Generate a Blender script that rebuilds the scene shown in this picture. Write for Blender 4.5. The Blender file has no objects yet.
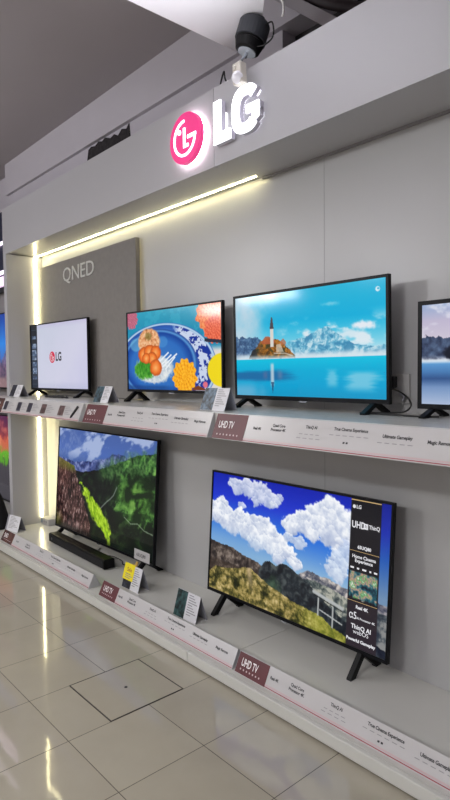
import bpy, bmesh, math, random
import numpy as np
from mathutils import Vector, Matrix

random.seed(7)
C = bpy.context.scene.collection
R = math.radians

# ------------------------------------------------------------------ colour and materials
def lin(c):
    return tuple(((v / 255) / 12.92 if v / 255 <= 0.04045 else ((v / 255 + 0.055) / 1.055) ** 2.4) for v in c)

def mat(name, rgb, rough=0.5, metal=0.0, noise=0.0, nscale=8.0, emit=None, estr=0.0, spec=0.5, bump=0.0, coat=0.0):
    m = bpy.data.materials.new(name); m.use_nodes = True
    nt = m.node_tree; b = nt.nodes['Principled BSDF']
    c = lin(rgb)
    b.inputs['Roughness'].default_value = rough
    b.inputs['Metallic'].default_value = metal
    b.inputs['Specular IOR Level'].default_value = spec
    b.inputs['Coat Weight'].default_value = coat
    b.inputs['Base Color'].default_value = (*c, 1)
    if noise or bump:
        tc = nt.nodes.new('ShaderNodeTexCoord')
        n = nt.nodes.new('ShaderNodeTexNoise'); n.inputs['Scale'].default_value = nscale
        n.inputs['Detail'].default_value = 5
        nt.links.new(tc.outputs['Object'], n.inputs['Vector'])
        if noise:
            mx = nt.nodes.new('ShaderNodeMix'); mx.data_type = 'RGBA'
            mx.inputs[6].default_value = (*[v * (1 - noise) for v in c], 1)
            mx.inputs[7].default_value = (*[min(1, v * (1 + noise)) for v in c], 1)
            if noise > 0.3:
                mr = nt.nodes.new('ShaderNodeMapRange'); mr.inputs[1].default_value = 0.36; mr.inputs[2].default_value = 0.64
                nt.links.new(n.outputs['Fac'], mr.inputs[0]); nt.links.new(mr.outputs[0], mx.inputs[0])
            else: nt.links.new(n.outputs['Fac'], mx.inputs[0])
            nt.links.new(mx.outputs[2], b.inputs['Base Color'])
        if bump:
            bp = nt.nodes.new('ShaderNodeBump'); bp.inputs['Strength'].default_value = bump
            bp.inputs['Distance'].default_value = 0.002
            nt.links.new(n.outputs['Fac'], bp.inputs['Height'])
            nt.links.new(bp.outputs['Normal'], b.inputs['Normal'])
    if emit is not None:
        b.inputs['Emission Color'].default_value = (*lin(emit), 1)
        b.inputs['Emission Strength'].default_value = estr
    return m

def floor_material():
    m = bpy.data.materials.new('polished_floor_tile'); m.use_nodes = True
    nt = m.node_tree; b = nt.nodes['Principled BSDF']; N = nt.nodes.new; L = nt.links.new
    geo = N('ShaderNodeNewGeometry'); sep = N('ShaderNodeSeparateXYZ'); L(geo.outputs['Position'], sep.inputs[0])
    def mth(op, a, bb=None):
        n = N('ShaderNodeMath'); n.operation = op
        for i, v in enumerate((a, bb)):
            if v is None: continue
            if isinstance(v, (int, float)): n.inputs[i].default_value = v
            else: L(v, n.inputs[i])
        return n.outputs[0]
    def line(s, off):
        a = mth('DIVIDE', mth('SUBTRACT', s, off), 0.4)
        f = mth('FRACT', a)
        d = mth('MINIMUM', f, mth('SUBTRACT', 1.0, f))
        return mth('LESS_THAN', d, 0.0042), mth('FLOOR', a)
    lx, fx = line(sep.outputs[0], 0.0)
    ly, fy = line(sep.outputs[1], -1.005)
    g = mth('MAXIMUM', lx, ly)
    cmb = N('ShaderNodeCombineXYZ'); L(fx, cmb.inputs[0]); L(fy, cmb.inputs[1])
    wn = N('ShaderNodeTexWhiteNoise'); wn.noise_dimensions = '2D'; L(cmb.outputs[0], wn.inputs['Vector'])
    ns = N('ShaderNodeTexNoise'); ns.inputs['Scale'].default_value = 5; ns.inputs['Detail'].default_value = 6
    L(geo.outputs['Position'], ns.inputs['Vector'])
    v = mth('ADD', mth('MULTIPLY', wn.outputs['Value'], 0.3), mth('MULTIPLY', ns.outputs['Fac'], 0.7))
    mx = N('ShaderNodeMix'); mx.data_type = 'RGBA'; L(v, mx.inputs[0])
    mx.inputs[6].default_value = (*lin((158, 152, 138)), 1); mx.inputs[7].default_value = (*lin((174, 168, 152)), 1)
    m2 = N('ShaderNodeMix'); m2.data_type = 'RGBA'; L(g, m2.inputs[0]); L(mx.outputs[2], m2.inputs[6])
    m2.inputs[7].default_value = (*lin((70, 62, 52)), 1)
    L(m2.outputs[2], b.inputs['Base Color'])
    r2 = mth('ADD', mth('MULTIPLY', g, 0.5), 0.05); L(r2, b.inputs['Roughness'])
    nb = N('ShaderNodeTexNoise'); nb.inputs['Scale'].default_value = 9; L(geo.outputs['Position'], nb.inputs['Vector'])
    bp = N('ShaderNodeBump'); bp.inputs['Strength'].default_value = 0.07; bp.inputs['Distance'].default_value = 0.004
    L(nb.outputs['Fac'], bp.inputs['Height']); L(bp.outputs['Normal'], b.inputs['Normal'])
    b.inputs['Specular IOR Level'].default_value = 0.5
    return m

def screen_material(name, strength=1.0):
    m = bpy.data.materials.new(name); m.use_nodes = True
    nt = m.node_tree; b = nt.nodes['Principled BSDF']
    a = nt.nodes.new('ShaderNodeVertexColor'); a.layer_name = 'picture'
    nt.links.new(a.outputs['Color'], b.inputs['Emission Color'])
    b.inputs['Emission Strength'].default_value = strength
    b.inputs['Base Color'].default_value = (0.004, 0.004, 0.005, 1)
    b.inputs['Roughness'].default_value = 0.09
    b.inputs['Specular IOR Level'].default_value = 0.3
    return m

M = {}
M['wall'] = mat('pale_grey_laminate', (176, 176, 176), 0.32, noise=0.02, nscale=2)
M['fascia'] = mat('white_fascia_laminate', (177, 176, 179), 0.30, noise=0.015, nscale=2)
M['deck'] = mat('white_deck_laminate', (198, 197, 192), 0.22, noise=0.02, nscale=3)
M['deck_edge'] = mat('white_lip_laminate', (196, 196, 190), 0.35, noise=0.03, nscale=6)
M['plaster'] = mat('grey_plaster', (196, 191, 198), 0.9, noise=0.05, nscale=3, bump=0.2)
M['slab'] = mat('grey_slab', (170, 164, 168), 0.95, noise=0.07, nscale=1.2, bump=0.2)
M['gypsum'] = mat('white_gypsum', (238, 236, 242), 0.8, noise=0.015, nscale=3)
M['stone'] = mat('grey_stone_board', (122, 118, 114), 0.6, noise=0.12, nscale=26, bump=0.2)
M['stone_text'] = mat('silver_lettering', (196, 196, 192), 0.4)
M['black'] = mat('black_plastic', (12, 12, 14), 0.45, noise=0.05, spec=0.2)
M['bezel'] = mat('dark_bezel', (14, 15, 19), 0.4, noise=0.04, spec=0.18)
M['bezel_navy'] = mat('navy_bezel', (24, 30, 44), 0.25, noise=0.04)
M['acrylic'] = mat('white_label_acrylic', (188, 186, 186), 0.25, noise=0.01)
M['acrylic_end'] = mat('grey_label_end', (176, 176, 178), 0.3, noise=0.02)
M['red'] = mat('dark_red_print', (84, 22, 30), 0.4, noise=0.3, nscale=9)
M['brown'] = mat('brown_print', (84, 58, 52), 0.25, noise=0.4, nscale=14)
M['redline'] = mat('red_stripe_print', (150, 50, 62), 0.3)
M['pinkline'] = mat('pink_stripe_print', (190, 166, 168), 0.3)
M['ink'] = mat('black_ink', (38, 36, 40), 0.5)
M['grey_ink'] = mat('grey_ink', (140, 138, 140), 0.5)
M['white_ink'] = mat('white_ink', (232, 226, 226), 0.5)
M['card_white'] = mat('white_card', (214, 214, 218), 0.5, noise=0.02)
M['card_back'] = mat('grey_card_back', (150, 150, 158), 0.6)
M['yellow'] = mat('yellow_sticker', (240, 222, 20), 0.5, noise=0.03)
M['gold'] = mat('gold_paper', (196, 160, 84), 0.4, noise=0.2, nscale=60)
M['cable'] = mat('black_rubber', (18, 18, 18), 0.5)
M['steel'] = mat('brushed_steel', (190, 194, 200), 0.25, metal=0.8)
M['lamp_black'] = mat('dark_lamp_housing', (52, 54, 60), 0.5, noise=0.08)
M['beige'] = mat('beige_plastic', (206, 200, 190), 0.5, noise=0.03)
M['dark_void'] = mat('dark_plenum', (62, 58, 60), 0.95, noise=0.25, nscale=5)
M['pipe'] = mat('dark_pipe', (50, 40, 42), 0.6, noise=0.3, nscale=12)
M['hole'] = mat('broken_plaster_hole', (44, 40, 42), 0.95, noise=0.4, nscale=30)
M['navy'] = mat('navy_panel', (26, 32, 58), 0.4, noise=0.05)
M['led'] = mat('warm_led', (255, 250, 220), 0.5, emit=(255, 242, 186), estr=20.0)
M['led_top'] = mat('warm_led_soffit', (255, 250, 220), 0.5, emit=(255, 243, 190), estr=27.0)
M['led_back'] = mat('warm_led_back', (255, 244, 200), 0.5, emit=(255, 236, 170), estr=8.0)
M['led_cool'] = mat('cool_led', (255, 240, 255), 0.5, emit=(250, 232, 255), estr=1.6)
M['led_pink'] = mat('pink_led', (255, 240, 255), 0.5, emit=(232, 196, 232), estr=0.9)
M['sign_white'] = mat('lit_white_acrylic', (250, 250, 255), 0.4, emit=(250, 250, 255), estr=2.2)
M['sign_side'] = mat('grey_letter_return', (206, 202, 216), 0.4)
M['sign_red'] = mat('lit_red_acrylic', (206, 50, 112), 0.25, emit=(216, 60, 126), estr=0.75)
M['sign_back'] = mat('sign_backlight', (250, 250, 255), 0.5, emit=(250, 248, 255), estr=12.0)
M['letter_back'] = mat('letter_backlight', (250, 250, 255), 0.5, emit=(250, 248, 255), estr=1.6)
M['bulb'] = mat('lamp_reflector', (210, 216, 224), 0.2, metal=0.6, emit=(220, 228, 240), estr=0.12)
M['outlet'] = mat('socket_plastic', (176, 174, 172), 0.45)
M['cloth'] = mat('black_fabric', (14, 14, 17), 0.9, noise=0.2, nscale=40)
M['floor'] = floor_material()
M['dot'] = mat('dark_bolt', (40, 36, 32), 0.5)
M['hatch'] = mat('hatch_tile', (167, 161, 146), 0.05, noise=0.06, nscale=5)
M['hatch_edge'] = mat('hatch_dark_edge', (46, 40, 36), 0.6)
M['scr_text'] = mat('screen_white_text', (10, 10, 10), 0.3, emit=(235, 235, 240), estr=0.9)
M['scr_grey'] = mat('screen_grey_text', (10, 10, 10), 0.3, emit=(70, 70, 76), estr=0.9)
M['scr_red'] = mat('screen_red', (10, 5, 5), 0.3, emit=(206, 36, 72), estr=1.0)
M['scr_gold'] = mat('screen_gold_line', (10, 10, 5), 0.3, emit=(190, 160, 110), estr=1.0)

# ------------------------------------------------------------------ mesh helpers
def box(bm, x0, x1, y0, y1, z0, z1, T=None):
    vs = [bm.verts.new((x, y, z)) for x in (x0, x1) for y in (y0, y1) for z in (z0, z1)]
    for f in ((0, 1, 3, 2), (4, 6, 7, 5), (0, 4, 5, 1), (2, 3, 7, 6), (0, 2, 6, 4), (1, 5, 7, 3)):
        bm.faces.new([vs[i] for i in f])
    if T is not None:
        for v in vs: v.co = T(v.co)
    return vs

def prism(bm, pts, a, b, axis='y', T=None):
    """pts 2-D outline (in the plane across the axis), extruded from a to b"""
    def mk(p, t):
        return {'y': (p[0], t, p[1]), 'x': (t, p[0], p[1]), 'z': (p[0], p[1], t)}[axis]
    A = [bm.verts.new(mk(p, a)) for p in pts]; B = [bm.verts.new(mk(p, b)) for p in pts]
    n = len(pts)
    bm.faces.new(A); bm.faces.new(B[::-1])
    for i in range(n): bm.faces.new((A[i], B[i], B[(i + 1) % n], A[(i + 1) % n]))
    if T is not None:
        for v in A + B: v.co = T(v.co)

def ring(bm, outer, inner, a, b, T=None):
    """open or closed band between two equally long outlines in XZ, extruded along y; closed"""
    n = len(outer)
    g = [[bm.verts.new((p[0], t, p[1])) for p in o] for t in (a, b) for o in (outer, inner)]
    for i in range(n):
        j = (i + 1) % n
        bm.faces.new((g[0][i], g[0][j], g[1][j], g[1][i])); bm.faces.new((g[2][i], g[3][i], g[3][j], g[2][j]))
        bm.faces.new((g[0][i], g[2][i], g[2][j], g[0][j])); bm.faces.new((g[1][i], g[1][j], g[3][j], g[3][i]))
    if T is not None:
        for q in g:
            for v in q: v.co = T(v.co)

def tube(bm, pts, r, n=10):
    pts = [Vector(p) for p in pts]; rr = r if isinstance(r, (list, tuple)) else [r] * len(pts)
    rings = []
    for i, p in enumerate(pts):
        d = (pts[min(i + 1, len(pts) - 1)] - pts[max(i - 1, 0)]).normalized()
        u = d.cross(Vector((0, 0, 1)) if abs(d.z) < 0.9 else Vector((1, 0, 0))).normalized(); w = d.cross(u)
        rings.append([bm.verts.new(p + (u * math.cos(2 * math.pi * k / n) + w * math.sin(2 * math.pi * k / n)) * rr[i]) for k in range(n)])
    for a, b in zip(rings, rings[1:]):
        for k in range(n): bm.faces.new((a[k], a[(k + 1) % n], b[(k + 1) % n], b[k]))
    bm.faces.new(rings[0][::-1]); bm.faces.new(rings[-1])

def spline(pts, n=8):
    P = [Vector(p) for p in pts]; P = [P[0]] + P + [P[-1]]; out = []
    for i in range(1, len(P) - 2):
        for k in range(n):
            t = k / n
            out.append(0.5 * ((2 * P[i]) + (P[i + 1] - P[i - 1]) * t + (2 * P[i - 1] - 5 * P[i] + 4 * P[i + 1] - P[i + 2]) * t * t
                              + (3 * P[i] - P[i - 1] - 3 * P[i + 1] + P[i + 2]) * t ** 3))
    out.append(P[-2]); return out

def obj(name, bm, m, parent=None, bevel=0.0, smooth=False):
    bmesh.ops.recalc_face_normals(bm, faces=bm.faces)
    me = bpy.data.meshes.new(name); bm.to_mesh(me); bm.free()
    o = bpy.data.objects.new(name, me); C.objects.link(o)
    if m is not None: me.materials.append(m)
    if smooth:
        for p in me.polygons: p.use_smooth = True
    if bevel:
        md = o.modifiers.new('bevel', 'BEVEL'); md.width = bevel; md.segments = 2; md.limit_method = 'ANGLE'
    if parent: o.parent = parent
    return o

def BM(): return bmesh.new()

def tag(o, label=None, cat=None, group=None, kind=None):
    if label: o['label'] = label
    if cat: o['category'] = cat
    if group: o['group'] = group
    if kind: o['kind'] = kind
    return o

def thing(name, label, cat, loc=(0, 0, 0), rz=0.0, group=None):
    o = bpy.data.objects.new(name, None); C.objects.link(o); o.empty_display_size = 0.05
    o.location = loc; o.rotation_euler = (0, 0, rz)
    return tag(o, label, cat, group)

def struct(name, bm, m, bevel=0.0):
    return tag(obj(name, bm, m, None, bevel), kind='structure')

def simple(name, bm, m, label, cat, group=None, bevel=0.0, smooth=False):
    return tag(obj(name, bm, m, None, bevel, smooth), label, cat, group)

def text_verts(s, size, spacing=1.0, align='CENTER', bold=0.0, width=1.0):
    cu = bpy.data.curves.new('lettering', 'FONT'); cu.body = s; cu.size = size
    cu.align_x = align; cu.align_y = 'CENTER'; cu.space_character = spacing; cu.offset = bold; cu.resolution_u = 3
    ob = bpy.data.objects.new('lettering', cu); C.objects.link(ob)
    dg = bpy.context.evaluated_depsgraph_get(); dg.update()
    me = bpy.data.meshes.new_from_object(ob.evaluated_get(dg))
    bm = bmesh.new(); bm.from_mesh(me)
    for v in bm.verts: v.co.x *= width
    bpy.data.objects.remove(ob); bpy.data.curves.remove(cu); bpy.data.meshes.remove(me)
    return bm

def lay(bm_into, tbm, F, depth=0.0):
    """put flat lettering (x right, y up) on a face by F(x, y, out), with a little thickness"""
    if depth:
        r = bmesh.ops.extrude_face_region(tbm, geom=tbm.faces[:])
        for v in r['geom']:
            if isinstance(v, bmesh.types.BMVert): v.co.z += depth
    mp = {}
    for v in tbm.verts: mp[v.index if False else v] = bm_into.verts.new(F(v.co.x, v.co.y, v.co.z))
    for f in tbm.faces:
        try: bm_into.faces.new([mp[v] for v in f.verts])
        except ValueError: pass
    tbm.free()

# ------------------------------------------------------------------ setting
deckz, shelfz = 0.068, 1.325
X0, X1, YF, ZC = -11.0, 4.4, -9.5, 3.86          # extent of the shop

b = BM(); box(b, X0, X1, YF, 0.3, -0.05, 0.0); struct('floor', b, M['floor'])
b = BM(); box(b, X0, X1, YF, 0.3, ZC, ZC + 0.1); struct('ceiling', b, M['slab'])
b = BM(); box(b, -2.46, X1, 0.0, 0.04, 0.0, 2.70); struct('wall_back', b, M['wall'])
b = BM(); box(b, X0, X1, 0.26, 0.3, 0.0, ZC); struct('wall_rear', b, M['plaster'])
b = BM(); box(b, X1, X1 + 0.05, YF, 0.3, 0, ZC); struct('wall_right', b, M['plaster'])
b = BM(); box(b, X0 - 0.05, X0, YF, 0.3, 0, ZC); struct('wall_left', b, M['plaster'])
b = BM(); box(b, X0, X1, YF - 0.05, YF, 0, ZC); struct('wall_front', b, M['plaster'])
b = BM(); box(b, 0.57, X1, -0.012, 0.0, 2.643, 2.655); struct('trim_6', b, M['grey_ink'])
# vertical joints of the wall boards
for i, x in enumerate((1.017, 2.05)):
    b = BM(); box(b, x - 0.001, x + 0.001, -0.0008, 0.0, deckz, 2.65); struct('trim_%d' % (10 + i), b, M['grey_ink'])
# fascia boards (joint at x = .546), soffit, jamb
for i, (xa, xb) in enumerate(((-2.53, 0.5445), (0.5475, X1))):
    b = BM(); box(b, xa, xb, -0.355, -0.325, 2.645, 3.062); struct('trim_%d' % (1 + i), b, M['fascia'])
b = BM(); box(b, -2.53, X1, -0.325, 0.0, 2.655, 2.672); struct('trim_3', b, M['fascia'])
b = BM(); box(b, -2.53, -2.46, -0.355, 0.04, 0.0, 2.645); struct('trim_4', b, M['fascia'], 0.002)
# beam above, recess behind, suspended gypsum ceiling with its broken back edge
b = BM(); box(b, -3.6, X1, 0.1, 0.26, 3.525, ZC); struct('beam', b, M['plaster'])
b = BM(); box(b, -3.6, 0.6, 0.135, 0.26, 2.6, 3.525); struct('wall_recess', b, M['plaster'])
pl = [(0.565, YF), (0.565, -0.19), (0.70, -0.235), (0.80, -0.27), (0.90, -0.33), (0.985, -0.405), (1.12, -0.47), (1.3, -0.5), (X1, -0.5), (X1, YF)]
b = BM(); prism(b, pl, 3.3, 3.325, 'z'); struct('ceiling_panel', b, M['gypsum'])
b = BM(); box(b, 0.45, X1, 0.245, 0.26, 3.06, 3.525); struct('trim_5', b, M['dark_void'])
# torn patch in the plaster below the beam
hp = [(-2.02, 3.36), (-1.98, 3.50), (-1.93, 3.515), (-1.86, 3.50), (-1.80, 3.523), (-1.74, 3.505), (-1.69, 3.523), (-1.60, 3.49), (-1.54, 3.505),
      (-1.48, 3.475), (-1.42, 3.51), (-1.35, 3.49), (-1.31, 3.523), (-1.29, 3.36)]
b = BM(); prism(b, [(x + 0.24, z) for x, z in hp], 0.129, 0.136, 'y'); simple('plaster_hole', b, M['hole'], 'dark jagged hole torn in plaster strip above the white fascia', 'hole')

# strut and pipe in the dark opening
b = BM(); 
def strut(bm, p, q, w, h):
    d = (Vector(q) - Vector(p)).normalized(); u = Vector((0, 1, 0)); n = d.cross(u).normalized()
    vs = [bm.verts.new(Vector(a) + u * (w * i) + n * (h * j)) for a in (p, q) for i in (-.5, .5) for j in (-.5, .5)]
    for f in ((0, 1, 3, 2), (4, 6, 7, 5), (0, 4, 5, 1), (2, 3, 7, 6), (0, 2, 6, 4), (1, 5, 7, 3)): bm.faces.new([vs[k] for k in f])
strut(b, (0.50, 0.03, 3.79), (1.20, 0.03, 3.20), 0.04, 0.06)
simple('ceiling_strut', b, M['slab'], 'pale slanted strut in the dark opening behind the fascia top', 'strut', bevel=0.002)
b = BM(); tube(b, spline([(0.66, 0.055, 3.72), (0.85, 0.05, 3.57), (1.0, 0.04, 3.46), (1.25, 0.03, 3.30), (1.5, 0.02, 3.15)]), 0.032, 12)
simple('ceiling_pipe', b, M['pipe'], 'dark brown pipe above the slanted strut at top of picture', 'pipe', smooth=True)

# ------------------------------------------------------------------ lights of the display
b = BM(); box(b, -2.4605, -2.444, -0.082, -0.070, deckz + 0.06, 2.6555); simple('led_strip', b, M['led'], 'vertical warm white light strip on the left side panel', 'light strip', 'light strips of the display bay')
b = BM(); box(b, -2.45, 0.56, -0.056, -0.047, 2.651, 2.6555); simple('led_strip', b, M['led_top'], 'long horizontal warm white light strip under the fascia', 'light strip', 'light strips of the display bay')

# ------------------------------------------------------------------ QNED board
t = thing('wall_board', 'tall dark grey stone-look board with four silver letters', 'board', (-1.585, -0.03, 1.33))
b = BM(); box(b, -0.865, 0.865, -0.025, 0.012, 0.0, 1.205); obj('panel', b, M['stone'], t, 0.002)
b = BM(); box(b, 0.79, 0.80, 0.0125, 0.025, 0.02, 1.18); obj('back_light', b, M['led_back'], t)
b = BM(); lay(b, text_verts('QNED', 0.20, 1.0, 'CENTER', 0.0, 1.0), lambda x, y, z: (x, -0.026 - z, y), 0.006)
o = obj('lettering', b, M['stone_text'], t)
bb = [Vector(c) for c in o.bound_box]; w = max(c.x for c in bb) - min(c.x for c in bb); h = max(c.z for c in bb) - min(c.z for c in bb)
cx = (max(c.x for c in bb) + min(c.x for c in bb)) / 2; cz = (max(c.z for c in bb) + min(c.z for c in bb)) / 2
o.scale = (0.56 / w, 1, 0.145 / h); o.location = (-1.622 + 1.585 - cx * 0.56 / w, 0, 2.392 - 1.33 - cz * 0.145 / h)

# ------------------------------------------------------------------ illuminated sign: emblem and two letters (three separate bodies on the fascia)
def circ(r, n=48, cx=0, cz=0, a0=0, a1=360):
    return [(cx + r * math.cos(R(a0 + (a1 - a0) * k / n)), cz + r * math.sin(R(a0 + (a1 - a0) * k / n))) for k in range(n + (0 if a1 - a0 == 360 else 1))]

def emblem_mark(r, y0, y1, F=None):
    """nose bar, open ring with its bar and the eye of the round emblem"""
    bm = BM(); T = F
    ro, ri = 0.72 * r, 0.62 * r
    arc = circ(ro, 40, 0, 0, 90, 360) + circ(ri, 40, 0, 0, 90, 360)[::-1]
    outer = circ(ro, 40, 0, 0, 90, 352); inner = circ(ri, 40, 0, 0, 90, 352)
    for i in range(len(outer) - 1):
        prism(bm, [outer[i], outer[i + 1], inner[i + 1], inner[i]], y0, y1, 'y', T)
    prism(bm, [(0.20 * r, -0.07 * r), (0.74 * r, -0.07 * r), (0.74 * r, 0.06 * r), (0.20 * r, 0.06 * r)], y0, y1, 'y', T)
    prism(bm, [(-0.07 * r, 0.40 * r), (-0.07 * r, -0.38 * r), (0.26 * r, -0.38 * r), (0.26 * r, -0.26 * r), (0.06 * r, -0.26 * r), (0.06 * r, 0.40 * r)], y0, y1, 'y', T)
    prism(bm, circ(0.10 * r, 16, -0.33 * r, 0.30 * r), y0, y1, 'y', T)
    return bm

sx, sz, sr = 0.352, 2.843, 0.140
t = thing('illuminated_emblem', 'round glowing pink-red emblem with white mark on the fascia', 'sign', (sx, -0.355, sz), 0, 'lit sign on the fascia')
b = BM(); prism(b, circ(sr), -0.052, -0.024, 'y'); obj('disc', b, M['sign_red'], t)
b = BM(); prism(b, circ(sr * 0.95), -0.024, -0.010, 'y'); obj('backlight', b, M['sign_back'], t)
b = BM(); prism(b, circ(0.03, 20), -0.010, 0.0, 'y'); obj('mounting', b, M['sign_side'], t)
obj('emblem_mark', emblem_mark(sr, -0.056, -0.0525), M['sign_white'], t)

def letter(name_label, outline_list, x, z):
    t = thing('illuminated_letter', name_label, 'sign', (x, -0.355, z), 0, 'lit sign on the fascia')
    f = BM(); s = BM()
    for pts in outline_list:
        prism(f, pts, -0.050, -0.040, 'y'); prism(s, pts, -0.040, -0.012, 'y')
    obj('face', f, M['sign_white'], t); obj('letter_side', s, M['sign_side'], t)
    bl = BM()
    for pts in outline_list:
        mx = sum(p[0] for p in pts) / len(pts); mz = sum(p[1] for p in pts) / len(pts)
        prism(bl, [(mx + (p[0] - mx) * 0.55, mz + (p[1] - mz) * 0.55) for p in pts], -0.012, 0.001, 'y')
    obj('backlight', bl, M['letter_back'], t)
letter('glowing white letter L beside the round emblem', [[(0, 0), (0.130, 0), (0.130, 0.052), (0.056, 0.052), (0.056, 0.220), (0, 0.220)]], 0.600, 2.732)
# the G as ring segments
G = []
def se(rx, rz, a, p=2.6):
    c, s = math.cos(R(a)), math.sin(R(a))
    return (rx * math.copysign(abs(c) ** (2 / p), c), rz * math.copysign(abs(s) ** (2 / p), s))
angs = [40 + k * (318 - 0 - 40 + 0) / 30 for k in range(31)]
for a, c in zip(angs, angs[1:]):
    G.append([se(0.099, 0.116, a), se(0.099, 0.116, c), se(0.047, 0.068, c), se(0.047, 0.068, a)])
G.append([(0.010, -0.028), (0.098, -0.028), (0.098, 0.012), (0.010, 0.014)])
G.append([(0.052, -0.082), (0.098, -0.060), (0.098, -0.02), (0.052, -0.02)])
letter('glowing white letter G under the hanging beige lamp', G, 0.842, 2.842)

# ------------------------------------------------------------------ furniture: platform and shelf
def deck(xa, xb, label):
    t = thing('display_platform', label, 'platform', ((xa + xb) / 2, -0.32, 0), 0, 'platform units along the wall')
    w = (xb - xa) / 2
    b = BM(); box(b, -w, w, -0.29, 0.318, 0.0, 0.020); obj('plinth', b, M['black'], t)
    b = BM(); box(b, -w, w, -0.300, 0.318, 0.020, deckz); obj('deck_board', b, M['deck'], t)
    return t
deck(-6.2, 0.7935, 'low white platform unit under the televisions left of the joint')
deck(0.7965, X1 - 0.01, 'low white platform unit under the large right-hand television')
b = BM(); box(b, -6.2, 0.6215, -0.647, -0.6205, 0.012, deckz); simple('platform_lip', b, M['deck_edge'], 'long white front edge board of the platform, left of its joint', 'edge board', 'front edge boards', 0.004)
b = BM(); box(b, 0.6245, X1 - 0.01, -0.647, -0.6205, 0.012, deckz); simple('platform_lip', b, M['deck_edge'], 'white front edge board of the platform, right of its joint', 'edge board', 'front edge boards', 0.004)
t = thing('display_shelf', 'long white shelf carrying the upper row of televisions', 'shelf', (-0.9, 0, shelfz))
b = BM(); box(b, -5.2, 5.28, -0.555, -0.36, -0.10, 0.0); obj('front_board', b, M['deck'], t, 0.002)
b = BM(); box(b, -1.555, 5.28, -0.36, -0.002, -0.04, 0.0); obj('shelf_board', b, M['deck'], t)

# ------------------------------------------------------------------ label strips (slanted acrylic wedges)
def label_strip(xa, xb, z0, yb, h, lean, label, red=None, texts=(), words=None, pics=(), pen=None, group=None, redlook='UHD TV', base=True, redmat='red'):
    t = thing('label_strip', label, 'label strip', (xa, yb, z0), 0, group)
    L = xb - xa; ln = math.hypot(lean, h); uy, uz = lean / ln, h / ln
    def F(x, u, out=0.0):  # x along, u up the slope, out of the face
        return Vector((x, uy * u - uz * out, uz * u + uy * out))
    b = BM()
    if base: prism(b, [(0, 0), (lean, h), (lean + 0.004, h), (lean + 0.05, 0)], 0.003, L - 0.003, 'x')
    else: prism(b, [(0, 0), (lean, h), (0.0575, h), (0.0575, 0.0)], 0.003, L - 0.003, 'x')
    obj('wedge', b, M['acrylic'], t)
    for e, xx in (('end_cap', 0.0), ('end_cap', L - 0.003)):
        b = BM(); prism(b, [(0, 0), (lean, h), (lean + 0.006, h), (lean + (0.055 if base else 0.0105), 0)], xx, xx + 0.003, 'x'); obj(e, b, M['acrylic_end'], t)
    def patch(name, x0, x1, u0, u1, o0, o1, m):
        b = BM(); vs = [b.verts.new(F(x, u, o)) for x in (x0, x1) for u in (u0, u1) for o in (o0, o1)]
        for f in ((0, 1, 3, 2), (4, 6, 7, 5), (0, 4, 5, 1), (2, 3, 7, 6), (0, 2, 6, 4), (1, 5, 7, 3)): b.faces.new([vs[i] for i in f])
        return obj(name, b, m, t)
    rx = red if red else 0.004
    if red:
        p = patch('red_panel', 0.002, red, 0.002, ln - 0.001, 0.0004, 0.0016, M[redmat])
        b = BM(); lay(b, text_verts(redlook, 0.05, 0.95, 'LEFT', 0.0008, 0.62), lambda x, y, z: F(x + 0.03, y + ln * 0.56, 0.0022)); obj('heading', b, M['white_ink'], p)
        for k in range(7):
            x = 0.035 + k * (red - 0.08) / 6; b = BM()
            prism(b, [(x + 0.0045 * math.cos(a * math.pi / 4), 0.024 + 0.0045 * math.sin(a * math.pi / 4)) for a in range(8)], 0, 0.0005, 'z', lambda v: F(v.x, v.y, 0.0018 + v.z))
            obj('icon', b, M['pinkline'], p)
    patch('red_stripe', rx, L - 0.004, 0.004, 0.0075, 0.0004, 0.0012, M['redline'])
    patch('pink_stripe', rx, L - 0.004, 0.011, 0.0175, 0.0004, 0.0012, M['pinkline'])
    for (x, u, lines, size) in texts:
        b = BM()
        for k, s in enumerate(lines):
            lay(b, text_verts(s, size, 0.95, 'CENTER', 0.0005, 0.92), lambda xx, y, z, k=k: F(x - xa + xx, ln * u - k * size * 1.05 + y, 0.0008))
        obj('caption', b, M['ink'], t)
    for (x, u, w, dark) in words or ():
        b = BM(); n = max(2, int(w / 0.03))
        for k in range(n):
            x0 = x - xa - w / 2 + k * w / n
            hh = 0.0075 if dark else 0.003
            prism(b, [(x0, ln * u - hh / 2), (x0 + w / n * 0.62, ln * u - hh / 2), (x0 + w / n * 0.62, ln * u + hh / 2), (x0, ln * u + hh / 2)], 0, 0.0004, 'z', lambda v: F(v.x, v.y, 0.0006 + v.z))
        obj('badge_row', b, M['ink'] if dark else M['grey_ink'], t)
    for (x, w, m) in pics:
        p = patch('picture', x - xa - w / 2, x - xa + w / 2, ln * 0.22, ln * 0.80, 0.0004, 0.0012, m)
        b = BM()
        for k in range(5):
            u = ln * (0.72 - 0.1 * k); wd = 0.06 + 0.03 * ((k * 7) % 3)
            prism(b, [(x - xa + w / 2 + 0.012, u), (x - xa + w / 2 + 0.012 + wd, u), (x - xa + w / 2 + 0.012 + wd, u + 0.005), (x - xa + w / 2 + 0.012, u + 0.005)], 0, 0.0004, 'z', lambda v: F(v.x, v.y, 0.0006 + v.z))
        obj('small_print', b, M['grey_ink'], t)
    if pen:
        b = BM(); a = F(pen - xa - 0.035, 0.02, 0.005); c = F(pen - xa + 0.025, ln * 0.80, 0.005); tube(b, [a, a.lerp(c, 0.15), c], [0.004, 0.008, 0.009], 8)
        obj('remote_picture', b, M['ink'], t)
    return t

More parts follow.
